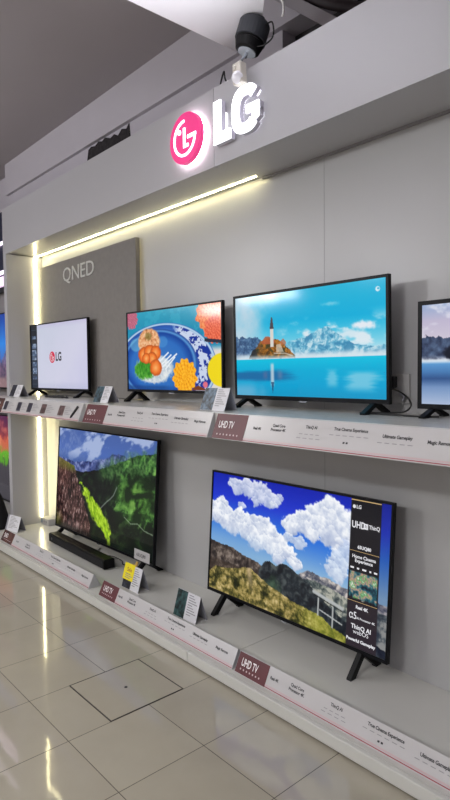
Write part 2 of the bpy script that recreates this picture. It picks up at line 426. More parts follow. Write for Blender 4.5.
pic = [mat('dark_label_picture', (48, 46, 58), 0.3, noise=0.5, nscale=30), mat('brown_label_picture', (92, 72, 70), 0.3, noise=0.5, nscale=30)]
def captions(xs, up):
    T = [(['Real 4K'], .66), (['Quad Core', 'Processor 4K'], .70), (['ThinQ AI'], .74), (['True Cinema Experience'], .76), (['Ultimate Gameplay'], .66), (['Magic Remote'], .60)]
    out = [(x, u - (0.12 if i in (0,) else 0.0), s, 0.0185) for i, (x, (s, u)) in enumerate(zip(xs, T))]
    w = [(xs[2], .50, .12, False), (xs[2], .36, .14, False), (xs[3], .56, .20, False), (xs[3] - .01, .34, .03, True), (xs[4], .46, .16, False)]
    return out, w
GU, GL = 'label strips along the upper shelf', 'label strips along the platform edge'
tx, wd = captions([1.10, 1.232, 1.417, 1.617, 1.828, 1.997], True)
label_strip(0.80, 2.13, 1.203, -0.612, 0.12, 0.047, 'white shelf-edge strip with red panel under the lake-picture television', 0.225, tx, wd, group=GU, base=False)
tx, wd = captions([-0.222, -0.09, 0.106, 0.31, 0.515, 0.677], True)
label_strip(-0.545, 0.765, 1.203, -0.612, 0.12, 0.047, 'white shelf-edge strip with red panel under the food-picture television', 0.27, tx, wd, group=GU, base=False)
label_strip(-2.20, -0.602, 1.203, -0.612, 0.12, 0.047, 'white shelf-edge strip with small pictures under the pale-screen television', 0.19,
            pics=[(-1.945, .075, pic[0]), (-1.665, .08, pic[0]), (-1.455, .08, pic[0]), (-1.20, .085, pic[1]), (-0.90, .085, pic[1])], pen=-0.687, group=GU, base=False, redlook='QNED', redmat='brown')
tx, wd = captions([1.186, 1.321, 1.536, 1.771, 1.982, 2.16], False)
label_strip(0.937, 2.27, deckz, -0.597, 0.088, 0.044, 'low slanted strip with red panel in front of the large right-hand television', 0.205, tx, wd, group=GL)
tx, wd = captions([-0.16, -0.031, 0.187, 0.419, 0.636, 0.814], False)
label_strip(-0.40, 0.918, deckz, -0.597, 0.088, 0.044, 'low slanted strip with red panel right of the black soundbar', 0.20, tx, wd, group=GL)
tx, wd = captions([-1.814, -1.607, -1.354, -1.106, -0.845, -0.635], False)
label_strip(-2.14, -0.54, deckz, -0.597, 0.088, 0.044, 'low slanted strip with brownish panel in front of the black soundbar', 0.235, tx, wd, group=GL, redlook='QNED', redmat='brown')

# ------------------------------------------------------------------ screen pictures (painted in numbers, vertex by vertex)
def vnoise(u, v, s, seed):
    rs = np.random.RandomState(seed); g = rs.rand(257, 257)
    x = u * s % 256; y = v * s % 256
    xi = np.floor(x).astype(int); yi = np.floor(y).astype(int); fx = x - xi; fy = y - yi
    fx = fx * fx * (3 - 2 * fx); fy = fy * fy * (3 - 2 * fy)
    a = g[yi, xi] * (1 - fx) + g[yi, xi + 1] * fx; c = g[yi + 1, xi] * (1 - fx) + g[yi + 1, xi + 1] * fx
    return a * (1 - fy) + c * fy

def fbm(u, v, s, seed, o=5, gain=0.55):
    t = 0; amp = 0.5; tot = 0
    for k in range(o):
        t = t + amp * vnoise(u + 3.1 * k, v + 1.7 * k, s * 2 ** k, seed + k); tot += amp; amp *= gain
    return t / tot

def relief(u, v, s, seed, k=4.0, o=5, dx=.7, dy=1.0):
    """light and shade of a rugged slope: big ribs lit from one side, with finer ribs on them"""
    out = 0.5
    for sc_, kk, g in ((s * .5, .62, .5), (s * 1.3, .34, .55), (s * 3.2, .16, .6)):
        e = .16 / sc_
        wx = .9 / sc_ * (fbm(u, v, sc_, seed + 50, 2) - .5); wy = .9 / sc_ * (fbm(u, v, sc_, seed + 60, 2) - .5)
        h = lambda a, b_: 1 - np.abs(2 * fbm(a + 9 + wx, b_ + 9 + wy, sc_, seed, 3, g) - 1)
        out = out + k * .22 * kk * (h(u + e * dx, v + e * dy) - h(u - e * dx, v - e * dy)) * 3.0
    return np.clip(out, 0, 1)

def sm(a, b_, x):
    t = np.clip((x - a) / (b_ - a + 1e-9), 0, 1); return t * t * (3 - 2 * t)

def mixc(img, m, c):
    c = np.array(c, float)
    m = np.clip(m, 0, 1)[..., None]
    return img * (1 - m) + (c if c.ndim > 1 else c[None, None, :]) * m

def ramp(t, stops):
    t = np.clip(t, 0, 1); xs = [s[0] for s in stops]
    return np.stack([np.interp(t, xs, [s[1][k] for s in stops]) for k in range(3)], -1)

def poly(u, v, pts):
    ins = np.zeros(u.shape, bool); n = len(pts)
    for i in range(n):
        x0, y0 = pts[i]; x1, y1 = pts[(i + 1) % n]
        c = ((y0 > v) != (y1 > v)) & (u < (x1 - x0) * (v - y0) / (y1 - y0 + 1e-12) + x0); ins ^= c
    return ins.astype(float)

def curve(u, pts): return np.interp(u, [p[0] for p in pts], [p[1] for p in pts])

def seg(u, v, pts, w):
    d = np.full(u.shape, 9.0)
    for (x0, y0), (x1, y1) in zip(pts, pts[1:]):
        dx, dy = x1 - x0, y1 - y0; t = np.clip(((u - x0) * dx + (v - y0) * dy) / (dx * dx + dy * dy), 0, 1)
        d = np.minimum(d, np.hypot((u - x0 - t * dx) * 1.74, v - y0 - t * dy))
    return sm(w, w * 0.4, d)

def paint_lake(u, v):
    A = u * 1.74
    n = fbm(A, v, 4, 3); n2 = fbm(A, v, 22, 9)
    im = ramp(v / 0.62, [(0, (40, 178, 214)), (0.45, (16, 172, 216)), (0.8, (120, 205, 228)), (1, (214, 232, 240))])
    im = mixc(im, sm(0.34, 0.0, u + 0.25 * (n - .5)) * 0.85, (214, 216, 226))
    cl = sm(0.5, 0.68, fbm(A, v * 2.0, 4, 21)) * sm(0.2, 0.40, v) * sm(0.62, 0.5, v) * sm(0.25, 0.5, u)
    im = mixc(im, cl * 0.9, (228, 234, 240))
    cl = sm(0.10, 0.03, np.hypot((u - 0.88) * 1.0, (v - 0.37) * 2) + 0.09 * (n2 - .5)) ; im = mixc(im, cl, (226, 232, 240))
    cl = sm(0.12, 0.03, np.hypot((u - 0.80), (v - 0.44) * 2.4) + 0.1 * (n2 - .5)) ; im = mixc(im, cl * .9, (218, 230, 238))
    cl = sm(0.07, 0.0, np.hypot((u - 0.68), (v - 0.16) * 3) + 0.1 * (n2 - .5)) ; im = mixc(im, cl * .6, (150, 214, 232))
    # snow mountains
    top = curve(u, [(0.3, .55), (.42, .47), (.5, .45), (.58, .40), (.64, .365), (.67, .36), (.70, .405), (.75, .46), (.82, .52), (.9, .545), (1, .55)]) + 0.03 * (n2 - .5)
    mt = (v > top) * sm(0.36, 0.46, u)
    tex = fbm(A - v * .5, v + A * .35, 26, 33)
    im = mixc(im, mt * 0.9, ramp(.75 * relief(A, v, 14, 107, 5) + .25 * tex, [(0, (44, 116, 160)), (.45, (92, 168, 200)), (1, (222, 236, 240))]))
    im = mixc(im, sm(0.55, 0.63, v + 0.06 * (n - .5)) * 0.75, (216, 230, 236))
    # far dark trees at the left
    top = 0.40 + 0.07 * (n2 - .5) + 0.10 * sm(0.08, .33, u)
    tr = (v > top) * sm(0.44, 0.30, u) * sm(0.66, 0.56, v); im = mixc(im, tr * .92, ramp(1.6 * fbm(A, v, 30, 112, 5, .7) - .3, [(0, (24, 44, 80)), (.6, (66, 100, 142)), (1, (150, 184, 206))]))
    im = mixc(im, sm(0.56, 0.62, v + .05 * (n2 - .5)) * (v < .63) * .6, (196, 214, 228))
    # island
    top = curve(u, [(.10, .63), (.13, .55), (.17, .50), (.20, .45), (.25, .425), (.29, .44), (.33, .44), (.37, .49), (.41, .55), (.45, .61)]) + 0.035 * (n2 - .5)
    isl = (v > top) * (v < .625 + .01 * n2) * (u > .10) * (u < .45)
    im = mixc(im, isl, ramp(.5 * relief(A, v, 22, 108, 5) + .5 * fbm(A, v, 30, 44), [(0, (44, 40, 34)), (.4, (110, 74, 30)), (.7, (176, 112, 40)), (1, (214, 160, 80))]))
    im = mixc(im, isl * sm(.22, .15, u + .06 * (n2 - .5)) * .85, (34, 44, 56)); im = mixc(im, isl * sm(.52, .58, fbm(A, v, 16, 113)) * .7, (52, 60, 38))
    im = mixc(im, poly(u, v, [(.20, .47), (.235, .41), (.29, .42), (.31, .47), (.295, .49), (.22, .49)]) * .85, (176, 92, 60))
    im = mixc(im, poly(u, v, [(.345, .47), (.365, .44), (.385, .47), (.385, .50), (.345, .50)]) * .8, (180, 110, 80))
    im = mixc(im, poly(u, v, [(.272, .52), (.272, .345), (.282, .31), (.295, .345), (.295, .52)]), (214, 212, 204))
    im = mixc(im, poly(u, v, [(.268, .345), (.279, .24), (.285, .22), (.291, .24), (.299, .345)]), (72, 70, 76))
    im = mixc(im, poly(u, v, [(.315, .57), (.315, .50), (.345, .49), (.37, .57)]) * .7, (206, 200, 190))
    im = mixc(im, seg(u, v, [(.30, .58), (.38, .585), (.43, .61)], .008) * .7, (220, 216, 206))
    # mist and water
    im = mixc(im, sm(0.58, 0.63, v + .02 * (n2 - .5)) * sm(.665, .63, v) * sm(.0, .05, u) * .7, (214, 230, 236))
    wv = v > .635
    wat = ramp((v - .635) / .365, [(0, (18, 190, 222)), (.3, (8, 170, 212)), (.7, (12, 160, 208)), (1, (22, 150, 196))])
    im = np.where(wv[..., None], wat, im)
    h = fbm(A * .25, v * 3, 14, 51)
    bd = sm(.73, .78, v + .05 * (h - .5)) * sm(.87, .82, v + .05 * (h - .5)) * sm(.50, .30, u + .2 * (h - .5))
    im = mixc(im, bd * .8, (34, 92, 150))
    im = mixc(im, wv * sm(.82, .95, v) * sm(.28, .08, u + .25 * (n - .5)) * .7, (120, 180, 214))
    im = mixc(im, wv * sm(.12, .04, np.abs(u - .86) + .1 * (h - .5)) * sm(.74, .80, v) * sm(.97, .88, v) * .7, (150, 208, 228))
    im = mixc(im, wv * sm(.05, .01, np.abs(u - .69) + .05 * (h - .5)) * sm(.72, .78, v) * sm(.93, .86, v) * .6, (150, 208, 228))
    im = mixc(im, sm(.02, .004, np.abs(u - .283)) * sm(.66, .70, v) * sm(.93, .88, v) * .8, (204, 214, 222))
    im = mixc(im, poly(u, v, [(.272, .86), (.285, .98), (.296, .86)]) * .8, (36, 70, 110))
    im = mixc(im, sm(.03, .0, np.abs(u - .34)) * sm(.72, .78, v) * sm(.86, .80, v) * .4, (150, 140, 170))
    im = mixc(im, sm(.03, .0, np.abs(u - .23)) * sm(.74, .78, v) * sm(.86, .80, v) * .45, (120, 110, 150))
    im = mixc(im, sm(.024, .018, np.hypot((u - .955) * 1.74, v - .085)) * .9, (232, 240, 244))
    im = mixc(im, sm(.013, .008, np.hypot((u - .958) * 1.74, v - .082)) * .9, (30, 176, 214))
    return im

def paint_food(u, v):
    A = u * 1.74; n = fbm(A, v, 7, 5); n2 = fbm(A, v, 26, 15)
    im = ramp(v / .35 + .3 * (n - .5), [(0, (48, 158, 186)), (1, (24, 132, 172))])
    im = mixc(im, sm(.52, .6, n) * .35, (70, 180, 204))
    im = mixc(im, sm(.78, .86, u + .05 * (n - .5)) * sm(.45, .55, v), (218, 214, 212))
    # plates
    def E(cx, cy, rx, ry): return np.hypot((u - cx) / rx, (v - cy) / ry)
    e = E(.40, .72, .56, .56)
    im = mixc(im, sm(1.0, .98, e), (44, 92, 178))
    im = mixc(im, sm(.99, .97, e) * sm(.93, .95, e) , (176, 204, 226))
    pat = sm(.50, .56, fbm(A, v, 15, 71)); rim = sm(.95, .93, e) * sm(.68, .70, e)
    im = mixc(im, rim * sm(.45, .6, u) * .95, np.where(pat[..., None] > .5, np.array([206, 216, 236.]), np.array([20, 50, 148.])))
    im = mixc(im, rim * sm(.6, .45, u), ramp(e * 3 - 1.9, [(0, (28, 66, 150)), (.5, (66, 120, 200)), (1, (26, 70, 156))]))
    e2 = E(.345, .68, .43, .45)
    im = mixc(im, sm(1., .98, e2), ramp(e2, [(0, (60, 120, 190)), (.7, (46, 108, 188)), (.88, (22, 66, 150)), (.93, (90, 150, 210)), (1, (20, 52, 130))]))
    im = mixc(im, sm(.8, .6, E(.10, .42, .1, .12)) * .6, (110, 180, 214))
    im = mixc(im, sm(.8, .6, E(.41, .40, .08, .10)) * .5, (80, 150, 210))
    e3 = E(.30, .74, .24, .2)
    im = mixc(im, sm(1, .8, e3 + .3 * (n2 - .5)), ramp(n2, [(0, (150, 170, 190)), (.6, (220, 226, 228)), (1, (245, 245, 240))]))
    for (x0, y0, x1, y1) in ((.40, .72, .56, .56), (.44, .74, .54, .60), (.36, .66, .47, .54), (.38, .70, .50, .57)):
        im = mixc(im, seg(u, v, [(x0, y0), (x1, y1)], .016), (232, 238, 244))
    gr = sm(1, .7, E(.20, .74, .14, .15) + .5 * (n2 - .5)); im = mixc(im, gr, ramp(fbm(A * 2, v * .6, 40, 81), [(0, (20, 70, 20)), (.5, (62, 150, 40)), (1, (140, 200, 90))]))
    top = sm(1, .85, E(.255, .40, .135, .20) + .15 * (n2 - .5)); im = mixc(im, top, ramp(fbm(A, v, 30, 83) * 1.5 - .25, [(0, (150, 90, 50)), (.4, (228, 160, 110)), (1, (246, 220, 180))]))
    for (cx, cy, r) in ((.19, .55, .07), (.26, .52, .07), (.33, .53, .065), (.29, .60, .06), (.33, .72, .075), (.22, .60, .05)):
        ee = E(cx, cy, r, r * 1.5); im = mixc(im, sm(1, .85, ee + .2 * (n2 - .5)), ramp(ee + .3 * (n2 - .5), [(0, (248, 176, 104)), (.6, (236, 120, 46)), (1, (170, 70, 24))]))
    im = mixc(im, sm(1, .6, E(.25, .32, .05, .06) + .7 * (n2 - .5)) * .7, (120, 110, 50))
    # flowers
    def flower(im, cx, cy, r, cols, k):
        ee = np.hypot((u - cx) * 1.74, v - cy) / r; an = np.arctan2(v - cy, (u - cx) * 1.74)
        ed = 1 + .07 * np.sin(an * 13 + k) + .05 * np.sin(an * 7)
        lay_ = np.floor(ee * 5 + .35 * np.sin(an * 9 + k)); pet = np.abs(np.sin(an * (5 + lay_ * 1.0) + lay_ * 2.1 + k))
        sh = .55 * pet ** .5 + .3 * (ee * 5 - np.floor(ee * 5)) + .4 * (fbm(A, v, 36, 88) - .5)
        return mixc(im, sm(ed, ed - .05, ee), ramp(sh, cols))
    im = flower(im, .64, .835, .215, [(0, (206, 112, 10)), (.5, (246, 166, 24)), (1, (255, 206, 70))], 0)
    im = flower(im, .90, .10, .24, [(0, (196, 78, 30)), (.5, (232, 120, 70)), (1, (250, 176, 110))], 2)
    im = flower(im, .93, .30, .16, [(0, (186, 60, 34)), (.5, (228, 96, 66)), (1, (246, 150, 110))], 4)
    im = flower(im, .05, .08, .13, [(0, (150, 70, 96)), (1, (214, 130, 150))], 1)
    im = mixc(im, poly(u, v, [(.84, .43), (.84, .39), (1, .42), (1, .46)]) * sm(.0, .2, fbm(A, v, 8, 1)), (38, 44, 60))
    im = mixc(im, sm(1, .9, E(1.0, .76, .14, .20)), (238, 214, 26))
    im = mixc(im, sm(1, .8, E(.845, .93, .025, .04)), (222, 110, 130))
    im = mixc(im, sm(.93, .97, v) * sm(.55, .4, u) * .6 + 0 * u, (20, 60, 120))
    im = mixc(im, poly(u, v, [(.74, .96), (.78, .94), (.88, 1), (.70, 1)]), (120, 60, 30))
    return im

def paint_white(u, v):
    A = u * 1.74; n = fbm(A, v, 3, 6); n2 = fbm(A, v, 30, 7)
    im = ramp(u * .5 + v * .3 + .2 * n, [(0, (190, 198, 214)), (.6, (206, 206, 226)), (1, (196, 194, 226))])
    im = mixc(im, sm(.87, 1., v) * .35, (170, 176, 204)); im = mixc(im, sm(.09, .0, v) * .4, (188, 178, 214))
    im = mixc(im, (u < .125), ramp(v, [(0, (20, 26, 36)), (1, (34, 42, 58))]))
    for k, y in enumerate((.19, .33, .44, .53, .62, .72, .84)):
        im = mixc(im, (np.abs(u - .066) < .04) * (np.abs(v - y) < .025 + .014 * (k % 3)), ramp(n2 * 1.5 - .2, [(0, (30, 44, 70)), (.6, (90, 110, 140)), (1, (190, 200, 214))]))
    im = mixc(im, (np.abs(u - .066) < .05) * (np.abs(np.mod(v, .145) - .07) < .003) * .7, (84, 96, 120))
    return im

def paint_green(u, v):
    A = u * 1.74; n = fbm(A, v, 5, 8); n2 = fbm(A, v, 18, 18); n3 = fbm(A, v, 44, 19)
    im = ramp(v / .4, [(0, (70, 96, 160)), (.5, (74, 104, 176)), (1, (60, 86, 140))])
    cl = sm(.47, .62, fbm(A * 1.1 + v, v * 1.6, 5, 28)) * sm(.34, .18, v - .1 * u); im = mixc(im, cl * .85, (176, 190, 222))
    im = mixc(im, .7 * sm(.5, .1, u) * sm(.35, .7, fbm(A, v, 12, 111, 5, .7)) * sm(.36, .2, v) * .6, (150, 164, 200))
    # far ridge
    top = curve(u, [(0, .30), (.2, .32), (.4, .27), (.55, .22), (.62, .17), (.68, .16), (.75, .18), (.85, .15), (1, .12)]) + .03 * (n2 - .5)
    im = mixc(im, (v > top) * .95, ramp(relief(A, v, 12, 106, 4), [(0, (30, 38, 82)), (.5, (66, 80, 138)), (1, (136, 146, 192))]))
    # main dark slope
    top = curve(u, [(0, .42), (.2, .40), (.3, .40), (.45, .35), (.55, .30), (.7, .22), (.85, .14), (1, .10)]) + .025 * (n2 - .5)
    sl = (v > top); band = .65 * relief(A * .8 + v * .5, v, 9, 38, 4.5, 6, -.8, .8) + .35 * fbm(A * .7 + v * .9, v * .7 - A * .5, 16, 39)
    g = ramp(band * 1.5 - .38, [(0, (4, 9, 9)), (.4, (12, 26, 18)), (.65, (34, 70, 30)), (.85, (74, 122, 50)), (1, (130, 180, 90))])
    im = np.where(sl[..., None], g, im)
    im = mixc(im, sl * sm(.55, .75, v - .10 * u) * .75, (12, 20, 14))
    im = mixc(im, sl * sm(.34, .22, np.hypot((u - .42) * 1.2, v - .50)) * .75, (8, 16, 16))
    gr = sm(.2, .05, np.hypot((u - .83) * .8, (v - .52) * .7) + .22 * (band - .5)); im = mixc(im, gr * .55, ramp(band * 1.9 - .5, [(0, (26, 58, 20)), (.6, (90, 160, 46)), (1, (170, 214, 100))]))
    gr = sm(.14, .03, np.abs((v - .27) + .35 * (u - .72)) + .16 * (n2 - .5)) * sm(.4, .6, u); im = mixc(im, gr * .6, ramp(n3 * 2 - .5, [(0, (40, 84, 40)), (1, (130, 184, 100))]))
    im = mixc(im, seg(u, v, [(.66, .46), (.63, .54), (.60, .58), (.57, .61), (.53, .66), (.50, .70)], .007) * .55, (196, 206, 200))
    im = mixc(im, seg(u, v, [(.74, .70), (.80, .74), (.86, .72), (.92, .76), (.99, .77)], .006) * .7, (150, 170, 140))
    # red-brown cliff at the left
    edge = curve(v, [(0, 0), (.30, 0), (.33, .10), (.36, .20), (.5, .25), (.6, .29), (.7, .33), (.8, .37), (.9, .40), (1, .42)]) + .03 * (n2 - .5)
    rk = (u < edge) * (v > .30); st = .35 * relief(A * 1.8, v * .7, 22, 48, 4) + .65 * (1.5 * fbm(A * 2.2 + .4 * v, v * .9, 20, 49, 5, .7) - .25)
    im = np.where((rk > 0)[..., None], ramp(st * 1.9 - .45, [(0, (16, 10, 10)), (.5, (66, 42, 40)), (.8, (100, 70, 66)), (1, (156, 130, 126))]), im)
    im = mixc(im, rk * sm(.10, .02, np.abs(v - .345 - .08 * (u < .0)) + .05 * (n3 - .5)) * .7, ramp(n3, [(0, (60, 84, 20)), (1, (150, 164, 60))]))
    im = mixc(im, rk * sm(.12, .0, u) * sm(.8, 1., v) * .6, (110, 120, 30))
    im = mixc(im, rk * sm(.2, .05, u) * sm(.75, .4, v) * .25, (120, 60, 50))
    # lime meadow strip
    c = curve(v, [(.48, .25), (.55, .32), (.62, .37), (.7, .43), (.8, .51), (.9, .57), (1, .60)]); wdt = curve(v, [(.48, .01), (.6, .05), (.72, .09), (.82, .11), (.92, .04), (1, .01)])
    sp = sm(wdt, wdt * .5, np.abs(u - c) + .10 * (n2 - .5)) * (v > .5)
    im = mixc(im, sp, ramp(fbm(A * 2.2 - v, v, 30, 58) * 1.6 - .3, [(0, (84, 120, 10)), (.5, (150, 194, 24)), (1, (214, 236, 90))]))
    im = mixc(im, sm(.93, .99, v + .03 * (n2 - .5)) * .6, (14, 18, 14))
    return im

def paint_mount(u, v):
    A = u * 1.74; n = fbm(A, v, 5, 61); n2 = fbm(A, v, 16, 62); n3 = fbm(A, v, 40, 63)
    im = ramp(v / .62, [(0, (18, 34, 168)), (.3, (22, 50, 200)), (.6, (40, 110, 214)), (1, (140, 180, 214))])
    def cloud(im, pts, s=1.0):
        d = np.full(u.shape, 9.); top = np.zeros(u.shape)
        wu = .05 * (fbm(A, v, 9, 71) - .5) + .035 * (fbm(A, v, 26, 75) - .5); wv_ = .05 * (fbm(A, v, 9, 72) - .5) + .035 * (fbm(A, v, 26, 76) - .5)
        more = [(x + .55 * r * math.cos(q), y + .75 * r * math.sin(q), r * (.5 + .12 * math.sin(5 * q + x * 40))) for (x, y, r) in pts for q in (-2.9, -2.2, -1.5, -.8, -.2)]
        for (x, y, r) in pts + more:
            q = np.hypot((u + wu - x) * 1.74, (v + wv_ - y) * 1.15) / (r * 1.1)
            nr = q < d; d = np.where(nr, q, d); top = np.where(nr, (y - v - wv_) / r, top)
        d = d + .35 * (fbm(A, v, 12, 73) - .5) + .35 * (fbm(A, v, 40, 74, 4) - .5)
        sh = np.clip(.66 + .26 * top + .55 * (fbm(A, v, 15, 77) - .5) + .3 * (fbm(A, v, 45, 78) - .5), 0, 1)
        return mixc(im, sm(1.04, .78, d) * s, ramp(sh, [(0, (112, 132, 180)), (.5, (190, 200, 222)), (.8, (240, 243, 248)), (1, (252, 252, 255))]))
    im = cloud(im, [(.17, .10, .07), (.24, .09, .08), (.32, .11, .09), (.38, .15, .07), (.30, .17, .05)], .9)
    im = cloud(im, [(.44, .10, .03), (.41, .18, .03), (.21, .24, .03)], .8)
    im = cloud(im, [(.02, .34, .09), (.07, .30, .08), (.09, .38, .10), (.15, .41, .10), (.20, .33, .06), (.24, .42, .10), (.30, .42, .09), (.33, .36, .08), (.38, .46, .11), (.44, .50, .09), (.31, .50, .08), (.50, .52, .06), (.55, .58, .05), (.46, .57, .06)])
    im = cloud(im, [(.52, .30, .08), (.58, .27, .10), (.66, .22, .12), (.72, .17, .12), (.77, .22, .12), (.73, .28, .12), (.63, .31, .08), (.55, .24, .05)])
    im = cloud(im, [(.56, .42, .05), (.50, .40, .04), (.78, .46, .08), (.76, .55, .08), (.80, .38, .07)], .85)
    im = mixc(im, sm(.40, .62, v) * sm(.5, .2, u) * .5, (112, 160, 210))
    # hazy far mountains (right) and left range
    top = curve(u, [(0, .62), (.1, .64), (.3, .68), (.55, .66), (.62, .585), (.66, .60), (.72, .60), (.8, .63), (1, .66)]) + .02 * (n3 - .5)
    im = mixc(im, (v > top), ramp(relief(A, v, 20, 101, 4), [(0, (70, 74, 90)), (.5, (132, 130, 134)), (1, (204, 196, 190))]))
    top = curve(u, [(0, .585), (.08, .60), (.16, .60), (.22, .63), (.30, .645), (.36, .67), (.45, .68)]) + .02 * (n3 - .5)
    m = (v > top) * (u < .45); im = mixc(im, m, ramp(.6 * relief(A, v, 16, 102, 4) + .4 * fbm(A, v, 34, 64), [(0, (24, 20, 22)), (.5, (70, 60, 56)), (1, (160, 146, 134))]))
    top = curve(u, [(.52, .70), (.6, .66), (.66, .645), (.72, .66), (.8, .69), (1, .72)]) + .02 * (n2 - .5)
    m = (v > top) * (u > .5); im = mixc(im, m, ramp(relief(A, v, 18, 103, 5), [(0, (52, 62, 66)), (.5, (104, 112, 108)), (1, (172, 172, 160))]))
    # dark central ridge
    top = curve(u, [(.30, .80), (.34, .70), (.37, .63), (.40, .61), (.44, .635), (.47, .605), (.50, .60), (.56, .64), (.62, .68), (.68, .74), (.74, .80), (.82, .86), (1, .95)]) + .018 * (n2 - .5)
    m = (v > top) * (u > .33 + .03 * (n2 - .5)); im = mixc(im, m, ramp(.6 * relief(A, v, 14, 104, 3.2) + .4 * fbm(A, v, 30, 66), [(0, (12, 14, 20)), (.5, (34, 40, 46)), (1, (92, 100, 98))]))
    im = mixc(im, m * sm(.10, .02, np.hypot((u - .42) * 1.4, (v - .80)) + .1 * (n3 - .5)) * .55, (58, 92, 60))
    # golden green meadow
    top = curve(u, [(0, .86), (.04, .80), (.12, .79), (.2, .755), (.25, .725), (.28, .72), (.34, .76), (.40, .80), (.48, .83), (.56, .86), (.62, .865), (.7, .89), (.76, .93), (.84, .97), (1, 1.1)]) + .02 * (n3 - .5)
    m = (v > top); im = mixc(im, m, ramp(.38 * relief(A, v, 22, 105, 4) + .62 * (1.5 * fbm(A, v, 34, 67, 5, .7) - .25) - .25 * (sm(.56, .66, fbm(A, v, 9, 109))), [(0, (34, 36, 18)), (.3, (82, 78, 38)), (.55, (146, 130, 72)), (.8, (192, 172, 116)), (1, (226, 206, 156))]))
    im = mixc(im, m * sm(.03, .0, np.abs(u - .27 - .15 * (v - .72))) * sm(.95, .75, v) * .6, (198, 172, 140))
    im = mixc(im, m * sm(.52, .7, u) * .4, (150, 170, 40))
    im = mixc(im, (v > .74) * (u < .30) * (1 - m) * .5, (58, 46, 38))
    # bench
    for L_, w in ((((.655, .725), (.80, .775)), .018), (((.68, .745), (.68, .88)), .008), (((.755, .78), (.755, .93)), .008), (((.69, .84), (.80, .885)), .007)):
        im = mixc(im, seg(u, v, L_, w), (176, 180, 180))
    im = mixc(im, seg(u, v, ((.66, .745), (.80, .795)), .006), (30, 34, 36))
    # strip at the right end stays the picture; information panel
    im = mixc(im, sm(.957, .96, u) * .25, (20, 24, 60))
    p = (u > .820) * (u < .957)
    im = mixc(im, p, ramp(v, [(0, (20, 20, 26)), (.5, (24, 22, 28)), (1, (38, 32, 38))]))
    q = (u > .827) * (u < .95) * sm(.490, .495, v) * sm(.68, .67, v - .05 * (n3 - .5))
    ph = ramp(fbm(A, v, 24, 69) * 2.2 - .6, [(0, (18, 22, 40)), (.4, (40, 110, 120)), (.6, (196, 150, 130)), (.8, (70, 150, 90)), (1, (240, 230, 220))])
    im = mixc(im, q, ph)
    im = mixc(im, p * sm(.68, .70, v) * .25, (70, 56, 66))
    return im

def paint_pale_lake(u, v):
    A = u * 1.74; n = fbm(A, v, 5, 91); n2 = fbm(A, v, 22, 92)
    im = ramp(v / .55, [(0, (150, 170, 206)), (.3, (190, 182, 206)), (.7, (206, 198, 212)), (1, (222, 222, 232))])
    im = mixc(im, sm(.5, .65, fbm(A, v * 1.5, 4, 93)) * sm(.4, .3, v) * .7, (226, 226, 236))
    top = .33 + .09 * (n2 - .5) + .03 * (n - .5); m = (v > top) * sm(.58, .50, v + .05 * (n2 - .5))
    im = mixc(im, m * .9, ramp(n2 * 1.5 - .25, [(0, (24, 34, 60)), (1, (76, 100, 134))]))
    im = mixc(im, sm(.09, .06, np.hypot((u - .21), (v - .50) * .8) + .03 * (n2 - .5)), (22, 26, 40))
    im = mixc(im, sm(.56, .58, v), ramp((v - .57) / .43, [(0, (96, 160, 214)), (.25, (70, 120, 176)), (.4, (50, 84, 136)), (.6, (116, 146, 190)), (1, (170, 186, 214))]))
    im = mixc(im, sm(.54, .56, v) * sm(.60, .57, v) * .8, (214, 226, 236))
    return im

def paint_city(u, v):
    A = u * 1.74; n2 = fbm(A, v, 20, 95)
    im = ramp(v, [(0, (20, 60, 150)), (.4, (40, 130, 220)), (.6, (60, 110, 190)), (.72, (84, 76, 110)), (1, (70, 64, 74))])
    m = (v > .5 + .2 * (np.floor(u * 40) * 7919 % 5) / 5); im = mixc(im, m * .6, ramp(n2 * 2 - .5, [(0, (40, 40, 66)), (1, (190, 130, 150))]))
    im = mixc(im, sm(.82, .9, v) * .8, (150, 120, 120)); return im

def paint_flowers(u, v):
    A = u * 1.74; n2 = fbm(A, v, 12, 97)
    im = ramp(v + .2 * (n2 - .5), [(0, (80, 24, 70)), (.2, (120, 40, 60)), (.28, (200, 96, 70)), (.38, (186, 110, 70)), (.43, (96, 170, 40)), (.53, (80, 150, 34)), (.57, (62, 60, 68)), (1, (52, 50, 58))])
    return mixc(im, sm(.55, .7, n2) * .4 * (v < .5), (240, 150, 120))

def lin_arr(a):
    a = np.clip(a / 255, 0, 1); return np.where(a <= .04045, a / 12.92, ((a + .055) / 1.055) ** 2.4)

